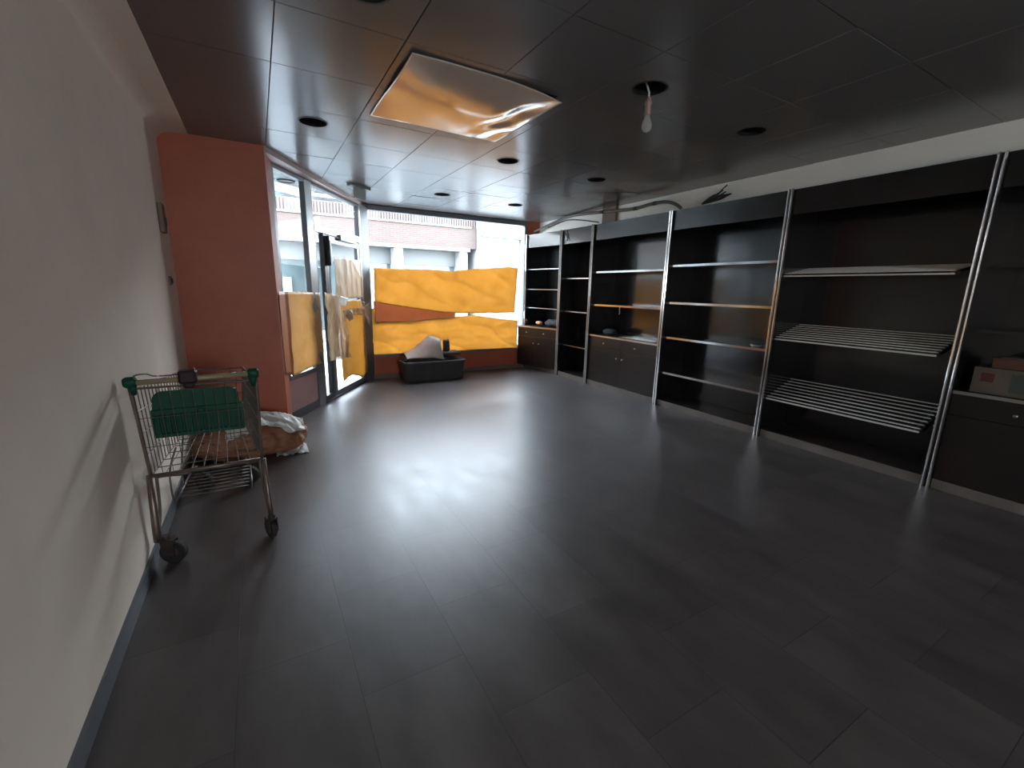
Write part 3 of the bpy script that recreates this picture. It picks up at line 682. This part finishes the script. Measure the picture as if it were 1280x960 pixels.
for s, x in ((-1, xl), (1, xr)):
    fr.tube(QL((x, 2.755, .52), (x + .008 * s, 2.76, .20), (x + .009 * s, 2.765, .14)), [.014, .020, .021] if s < 0 else [.011, .013, .015], 12)
    fr.tube(smoothpath(QL((x - .02 * s, 2.80, .50), (x - .012 * s, 2.80, .30), (x + .004 * s, 2.775, .17)), 5), .0075, 8)
    xf = -.50 if s < 0 else -.19
    fr.tube(smoothpath(QL((x - .02 * s, 2.80, .49), (lerp(x, xf, .4), 3.05, .40), (lerp(x, xf, .8), 3.42, .26), (xf, 3.72, .19)), 6), .010, 8)
fr.obj('frame', 'tube', cart, True)
rk = MB()
for i in range(8):
    y = 3.26 + i * .062; rk.tube(QL((-.535, y, .165 + .012 * 0), (-.165, y, .165)), .0042, 6)
rk.tube(QL((-.553, 3.2, .165), (-.53, 3.72, .165)), .0055, 8); rk.tube(QL((-.145, 3.2, .165), (-.165, 3.72, .165)), .0055, 8)
rk.tube(smoothpath(QL((-.52, 3.22, .51), (-.565, 3.2, .36), (-.567, 3.2, .18), (-.553, 3.22, .165)), 4), .0055, 8)
rk.tube(smoothpath(QL((-.51, 3.45, .52), (-.54, 3.44, .30), (-.542, 3.44, .165)), 4), .0055, 8)
rk.obj('lower_rack', 'wire', cart, True)
hd = MB().tube(QL((xl - .006, 2.665, 1.025), (xr + .002, 2.665, 1.035)), .0135, 12).obj('handle', 'tan_grip', cart, True)
for s, x in ((-1, xl), (1, xr)):
    e = MB(); e.lathe([(.018, -.028), (.026, -.022), (.027, .012), (.020, .024)], q(x - .002 * s, 2.672, 1.028 if s < 0 else 1.035), (s, 0, -.05), 18)
    e.tube(QL((x - .01 * s, 2.675, 1.02), (x - .004 * s, 2.70, .965)), [.019, .013], 10)
    e.obj('end_cap', 'green', hd, True)
lp = MB().tube(smoothpath(QL((-.545, 2.66, 1.035), (-.545, 2.655, 1.062), (-.50, 2.652, 1.068), (-.465, 2.652, 1.055), (-.36, 2.652, 1.058)), 5), .0035, 7).obj('wire_loop', 'tube', cart, True)
ck = MB(); ck.box(q(-.378, 2.62, 1.01), q(-.302, 2.695, 1.075), .012); ck.box(q(-.360, 2.63, .985), q(-.315, 2.685, 1.02), .01)
k = ck.obj('coin_lock', 'burgundy', cart)
MB().lathe([(.006, 0), (.006, .012)], q(-.308, 2.655, 1.073), (0, 0, 1), 10).obj('key_pin', 'chrome', k)
# green child seat
cs = MB()
def rpoly(x0, x1, z0, z1, r, y0, y1):
    pts = [(x0, z0), (x1, z0)] + [(x1 - r + r * math.cos(t * math.pi / 12), z1 - r + r * math.sin(t * math.pi / 12)) for t in range(7)] + [(x0 + r - r * math.cos(math.pi / 2 - t * math.pi / 12), z1 - r + r * math.sin(math.pi / 2 - t * math.pi / 12)) for t in range(7)]
    lo = [cs.bm.verts.new(q(x, y0, z)) for x, z in pts]; hi = [cs.bm.verts.new(q(x, y1, z)) for x, z in pts]
    cs.bm.faces.new(lo); cs.bm.faces.new(hi[::-1])
    for i in range(len(pts)): cs.bm.faces.new([lo[i], lo[(i + 1) % len(pts)], hi[(i + 1) % len(pts)], hi[i]])
seat = cs; rpoly(-.52, -.142, .845, .950, .045, 2.785, 2.80)
so = seat.obj('child_seat', 'green', cart)
cs = MB(); rpoly(-.532, -.122, .832, .856, .006, 2.770, 2.800)
rpoly(-.525, -.13, .708, .726, .006, 2.770, 2.796)
n = 17
for i in range(n + 1):
    x = lerp(-.525, -.136, i / n); cs.box(q(x - .0035, 2.768, .712), q(x + .0035, 2.790, .840))
cs.box(q(-.528, 2.788, .712), q(-.127, 2.796, .85))
cs.box(q(-.332, 2.76, .826), q(-.305, 2.80, .85), .006)
cs.obj('seat_flap', 'green', cart)
def caster(name, loc, wr, ww, rz, par, mw='rubber', fork='fork'):
    c = empty(name, q(loc[0], loc[1], 0), rz); c.parent = par
    f = MB()
    f.lathe([(.020, wr * 2 + .035), (.020, wr * 2 + .012)], n=14)
    tr = -.028
    for s in (-1, 1):
        f.prism([(s * (ww / 2 + .006) - .003, tr - .016), (s * (ww / 2 + .006) + .003, tr - .016), (s * (ww / 2 + .006) + .003, .018), (s * (ww / 2 + .006) - .003, .018)], wr - .012, wr * 2 + .014)
    f.box((-(ww / 2 + .009), tr - .016, wr * 2 + .008), (ww / 2 + .009, .022, wr * 2 + .016))
    f.obj('fork', fork, c)
    w = MB(); w.lathe([(wr * .55, -ww / 2), (wr * .9, -ww / 2), (wr, -ww / 2 + .006), (wr, ww / 2 - .006), (wr * .9, ww / 2), (wr * .55, ww / 2)], (0, tr, wr), (1, 0, 0), 28)
    wo = w.obj('wheel', mw, c, False)
    MB().lathe([(wr * .3, -ww / 2 - .004), (wr * .58, -ww / 2 + .002), (wr * .58, ww / 2 - .002), (wr * .3, ww / 2 + .004)], (0, tr, wr), (1, 0, 0), 20).obj('hub', 'fork', wo)
    return c
caster('caster', (-.548, 2.768), .064, .038, math.radians(72), cart)
caster('caster', (-.045, 2.768), .060, .032, math.radians(-160), cart)
caster('caster', (-.482, 3.72), .070, .040, math.radians(55), cart)
caster('caster', (-.195, 3.72), .068, .038, math.radians(60), cart)

# ------------------------------------------------------------------ crumpled bag behind the trolley
bag = empty('crumpled_bag', (-.16, 4.42, 0), label='crumpled brown paper sack with white plastic behind the trolley', cat='sack')
def heap(parent):
    bm = bmesh.new(); bmesh.ops.create_icosphere(bm, subdivisions=5, radius=1.)
    for v in bm.verts:
        p = v.co.normalized()
        k = 1 + .20 * noise.noise(p * 1.7 + V((4, 0, 0))) + .10 * (1 - 2 * abs(noise.noise(p * 3.4 + V((0, 7, 0))))) + .05 * (1 - 2 * abs(noise.noise(p * 8 + V((2, 7, 0)))))
        x = p.x * k; x = math.copysign(abs(x) ** .8, x)
        v.co = V((x * .40, p.y * k * .27, .135 + p.z * k * .16))
        if v.co.z < .004: v.co.z = .004 + .03 * abs(noise.noise(p * 6)) * 0
    mb = MB(); mb.bm.free(); mb.bm = bm
    return mb.obj('sack_body', 'kraft', parent, True, fix=False)
heap(bag)
def film(x0, x1, y0, y1, h, seed, name='plastic_film', m='white_film'):
    def fn(u, v):
        x = lerp(x0, x1, u) + .02 * fnoise(u * 4, v * 4, seed); y = lerp(y0, y1, v) + .02 * fnoise(u * 5, v * 5, seed + 2)
        e = (x / .44) ** 2 + ((y) / .31) ** 2
        z = .135 + .155 * math.sqrt(max(0.02, 1 - min(e, .98)))
        z += .055 * (1 - 2 * abs(fnoise(u * 2.2 + seed, v * 4.2 + u * 2, seed))) * .7 + .012 * (1 - 2 * abs(fnoise(u * 6 + v * 3, v * 7, seed))) + h
        return V((x, y, z))
    return MB().grid(fn, 34, 26).obj(name, m, bag, True, solid=.002)
film(.06, .43, -.22, .22, .025, 3.)
film(-.18, .02, -.26, -.06, .0, 9.)
def film2(u, v):
    x = lerp(.10, .41, u); y = lerp(-.12, -.26, v) - .02 * fnoise(u * 3, v * 3, 3); z = lerp(.27, .06, v) + .04 * fnoise(u * 5, v * 3, 8) - .05 * v * math.sin(u * 9)
    return V((x, y - .02, max(z, .012)))
tail = MB().grid(lambda u, v: V((lerp(.18, .44, u), lerp(-.24, .02, v), .006 + .07 * abs(fnoise(u * 4, v * 4, 5)) * (1 - u * .5))), 24, 20).obj('loose_hem', 'white_film', bag, True, solid=.002)

# ------------------------------------------------------------------ dark tub by the window with things in it
tub = empty('storage_tub', (2.45, 6.93, 0), label='long dark grey tub on the floor below the yellow window sheet', cat='tub')
mb = MB()
def rrect(w, d, r, z, n=6):
    out = []
    for cx, cy, a0 in ((w - r, d - r, 0), (-w + r, d - r, 90), (-w + r, -d + r, 180), (w - r, -d + r, 270)):
        for k in range(n + 1):
            a = math.radians(a0 + 90 * k / n); out.append((cx + r * math.cos(a), cy + r * math.sin(a), z))
    return out
prof = [rrect(.47, .17, .05, .0), rrect(.49, .185, .06, .02), rrect(.515, .205, .07, .275), rrect(.53, .22, .08, .29), rrect(.535, .222, .08, .325), rrect(.52, .21, .075, .332), rrect(.50, .19, .06, .315), rrect(.48, .175, .05, .06)]
rings = [[mb.bm.verts.new(p) for p in rg] for rg in prof]
for a, b in zip(rings, rings[1:]):
    for i in range(len(a)): mb.bm.faces.new([a[i], a[(i + 1) % len(a)], b[(i + 1) % len(a)], b[i]])
mb.bm.faces.new(rings[0][::-1]); mb.bm.faces.new(rings[-1])
mb.obj('tub_body', 'bin', tub, True)
tag(lump('dark_cushion', 'cloth_dark', (2.46, 6.93, .315), (.46, .17, .075), 12., .14, 1.8, 4, False, -.05), 'dark folded cloth filling the top of the tub', 'cloth')
tag(MB().box((2.58, 6.83, .395), (2.93, 7.06, .455), .028).obj('folded_cloth', 'bin', smooth=True), 'small flat dark folded cloth under the jar at the right of the tub', 'cloth')
def paper(u, v):
    # a limp sheet thrown over the pile: low on the left, humped on the right, front right corner curling down
    x = lerp(-.43, .20, u)
    crest = .06 + .26 * (min(u / .68, 1.) ** 1.5) - .03 * max(0, u - .85) / .15
    f = math.sin(v * math.pi * .5) ** .8
    z = crest * f + .012 * math.sin(u * 8 + v * 3) * f - .05 * max(0, u - .7) / .3 * (1 - v) ** 2
    y = lerp(-.17, .10, v) - .05 * max(0, u - .6) / .4 * math.sin(v * 3.1) + .02 * math.sin(u * 7)
    x += .05 * max(0, u - .7) / .3 * (1 - v) * math.sin(v * 4) * -1
    return V((x, y, z))
pa = MB().grid(paper, 30, 20).obj('paper_sheet', 'paper', smooth=True, solid=.003); pa.location = (2.40, 6.93, .388)
tag(pa, 'limp greyish tan paper sheet thrown over the dark tub', 'paper sheet')
jar = empty('jar', (2.71, 6.97, .456), label='small dark jar with brassy lid standing in the tub right of the paper', cat='jar')
MB().lathe([(.052, 0), (.058, .01), (.058, .15), (.048, .17)], n=24).obj('jar_body', 'bin', jar, True)
MB().lathe([(.052, .171), (.054, .176), (.054, .2), (.05, .206), (.046, .208)], n=24).obj('lid', 'brass_lid', jar, True)

# ------------------------------------------------------------------ outside
structure(MB().box((-14, 4.95, -.5), (20, 10.2, -.02)), 'ground', 'pavement', 'pavement outside the shop', 'pavement')
structure(MB().box((-14, 10.2, -.5), (20, 13.6, -.10)), 'ground_road', 'asphalt', 'road outside', 'road')
structure(MB().box((-14, 13.6, -.5), (20, 30, -.02)), 'ground_far', 'pavement', 'pavement across the street', 'pavement')
structure(MB().prism([(.19, 5.36), dw(-.14, .125), dw(2.2, .125), (1.60, 7.46), (1.6, 7.5), (.19, 7.5)], ZC, ZC + .1), 'ceiling_porch', 'soffit', 'cream soffit of the recessed porch outside the door', 'soffit')
po = MB().lathe([(.10, 0), (.10, -.012), (.085, -.012), (.085, 0)], n=28, cap=False); po.lathe([(.085, -.001), (.085, -.004)], n=28)
po = po.obj('porch_downlight', 'rim', smooth=False); po.location = (.42, 6.35, ZC); tag(po, 'round downlight in the cream porch soffit seen through the narrow window', 'downlight')
structure(MB().box((-2, 4.95, -.5), (XW - .15, 7.5, 4)), 'wall_neighbour', 'render_white', 'front of the neighbouring building', 'wall')

bd = empty('brick_building', (0, 16, 0), label='brick building with balcony across the street seen through the windows', cat='building')
def fb(a, b, bev=0.): return MB().box((a[0], a[1] - 16, a[2]), (b[0], b[1] - 16, b[2]), bev)
fb((-12, 16.9, 0), (7.42, 22, 4.75)).obj('wall', 'brick', bd)
fb((-12, 15.85, 2.98), (7.42, 16.9, 3.70)).obj('brick_band', 'brick', bd)
fb((-12, 15.78, 2.86), (7.15, 16.9, 2.98)).obj('ledge', 'ledge', bd)
fb((-12, 15.80, 3.70), (7.2, 16.1, 3.76)).obj('coping', 'ledge', bd)
fb((7.2, 15.9, 3.0), (7.42, 16.9, 4.75)).obj('corner_pier', 'rail_red', bd)
rl = MB()
for i in range(120):
    x = -4.0 + i * .095
    rl.box((x, -.16, 3.76), (x + .055, -.12, 4.42))
rl.box((-4, -.18, 4.42), (7.2, -.10, 4.48)); 
rl.obj('railing', 'rail_red', bd)
for x0, x1, z1, mm in ((-2.2, -.6, 4.6, 'shutter'), (.95, 1.65, 4.5, 'shutter'), (2.7, 3.85, 4.6, 'shutter'), (5.0, 6.37, 4.6, 'shutter'), (6.37, 7.1, 4.85, 'shutter_grey')):
    w = fb((x0, 15.885, 3.77), (x1, 15.95, z1)).obj('balcony_screen', mm, bd)
fb((-12, 16.5, 0), (7.0, 16.6, 2.32)).obj('shop_glazing', 'shop_glass', bd)
fb((-12, 16.4, 2.32), (7.0, 16.55, 2.86)).obj('shop_fascia', 'shop_fascia', bd)
for x in (-1.5, 1.6, 4.45, 6.95): fb((x - .16, 15.95, 0), (x + .16, 16.5, 2.86)).obj('pillar', 'render_white', bd)
sg = fb((.6, 16.35, 1.05), (1.0, 16.45, 1.75)).obj('poster', 'shutter', bd); fb((.68, 16.345, 1.15), (.92, 16.35, 1.6)).obj('poster_panel', 'teal', sg)
wb = empty('white_building', (7.46, 15.6, 0), label='overexposed white building to the right of the brick one across the street', cat='building')
def fw(a, b, m, n): return MB().box((a[0] - 7.46, a[1] - 15.6, a[2]), (b[0] - 7.46, b[1] - 15.6, b[2])).obj(n, m, wb)
fw((7.46, 15.6, 0), (16, 22, 4.75), 'render_white', 'wall'); fw((7.5, 15.4, 3.42), (16, 15.6, 3.52), 'ledge', 'ledge')
fw((9.2, 15.45, 0), (9.5, 15.6, 3.42), 'ledge', 'pier')
for x in (9.9, 12.4):
    ww = fw((x, 15.54, .9), (x + 1.4, 15.6, 2.6), 'shop_glass', 'window')

# ------------------------------------------------------------------ light
W = bpy.data.worlds.new('sky'); SC.world = W; W.use_nodes = True
wn = W.node_tree.nodes; bg = wn['Background']
tc = wn.new('ShaderNodeTexCoord'); sp = wn.new('ShaderNodeSeparateXYZ'); W.node_tree.links.new(tc.outputs['Generated'], sp.inputs[0])
rp = wn.new('ShaderNodeValToRGB'); rp.color_ramp.elements[0].position = 0.; rp.color_ramp.elements[1].position = .8
rp.color_ramp.elements[0].color = (.86, .935, 1., 1); rp.color_ramp.elements[1].color = (.66, .79, 1., 1)
W.node_tree.links.new(sp.outputs['Z'], rp.inputs[0]); W.node_tree.links.new(rp.outputs[0], bg.inputs[0])
bg.inputs[1].default_value = 28.0
def portal(name, loc, rot, sx, sy):
    l = bpy.data.lights.new(name, 'AREA'); l.shape = 'RECTANGLE'; l.size = sx; l.size_y = sy; l.cycles.is_portal = True
    o = bpy.data.objects.new(name, l); C.objects.link(o); o.location = loc; o.rotation_euler = rot
portal('portal_window', (2.98, 7.48, 1.55), (-math.pi / 2, 0, 0), 3.0, 2.4)
px, py = dw(1.0, .14); portal('portal_door', (px, py, 1.38), (-math.pi / 2, 0, RZ), 2.3, 2.7)

portal('portal_rear', (1.2, YB - .21, 1.75), (math.pi / 2, 0, 0), 1.6, .7)  # sampling portal for the added fill opening in the back wall
SC.view_settings.view_transform = 'Standard'; SC.view_settings.look = 'None'
SC.view_settings.gamma = 1.0; SC.view_settings.use_curve_mapping = False
SC.view_settings.exposure = 0.3
cy = SC.cycles
cy.use_denoising = True
cy.max_bounces = 10; cy.diffuse_bounces = 6; cy.glossy_bounces = 5; cy.transmission_bounces = 8; cy.transparent_max_bounces = 16
cy.sample_clamp_indirect = 8.0
cy.caustics_reflective = True
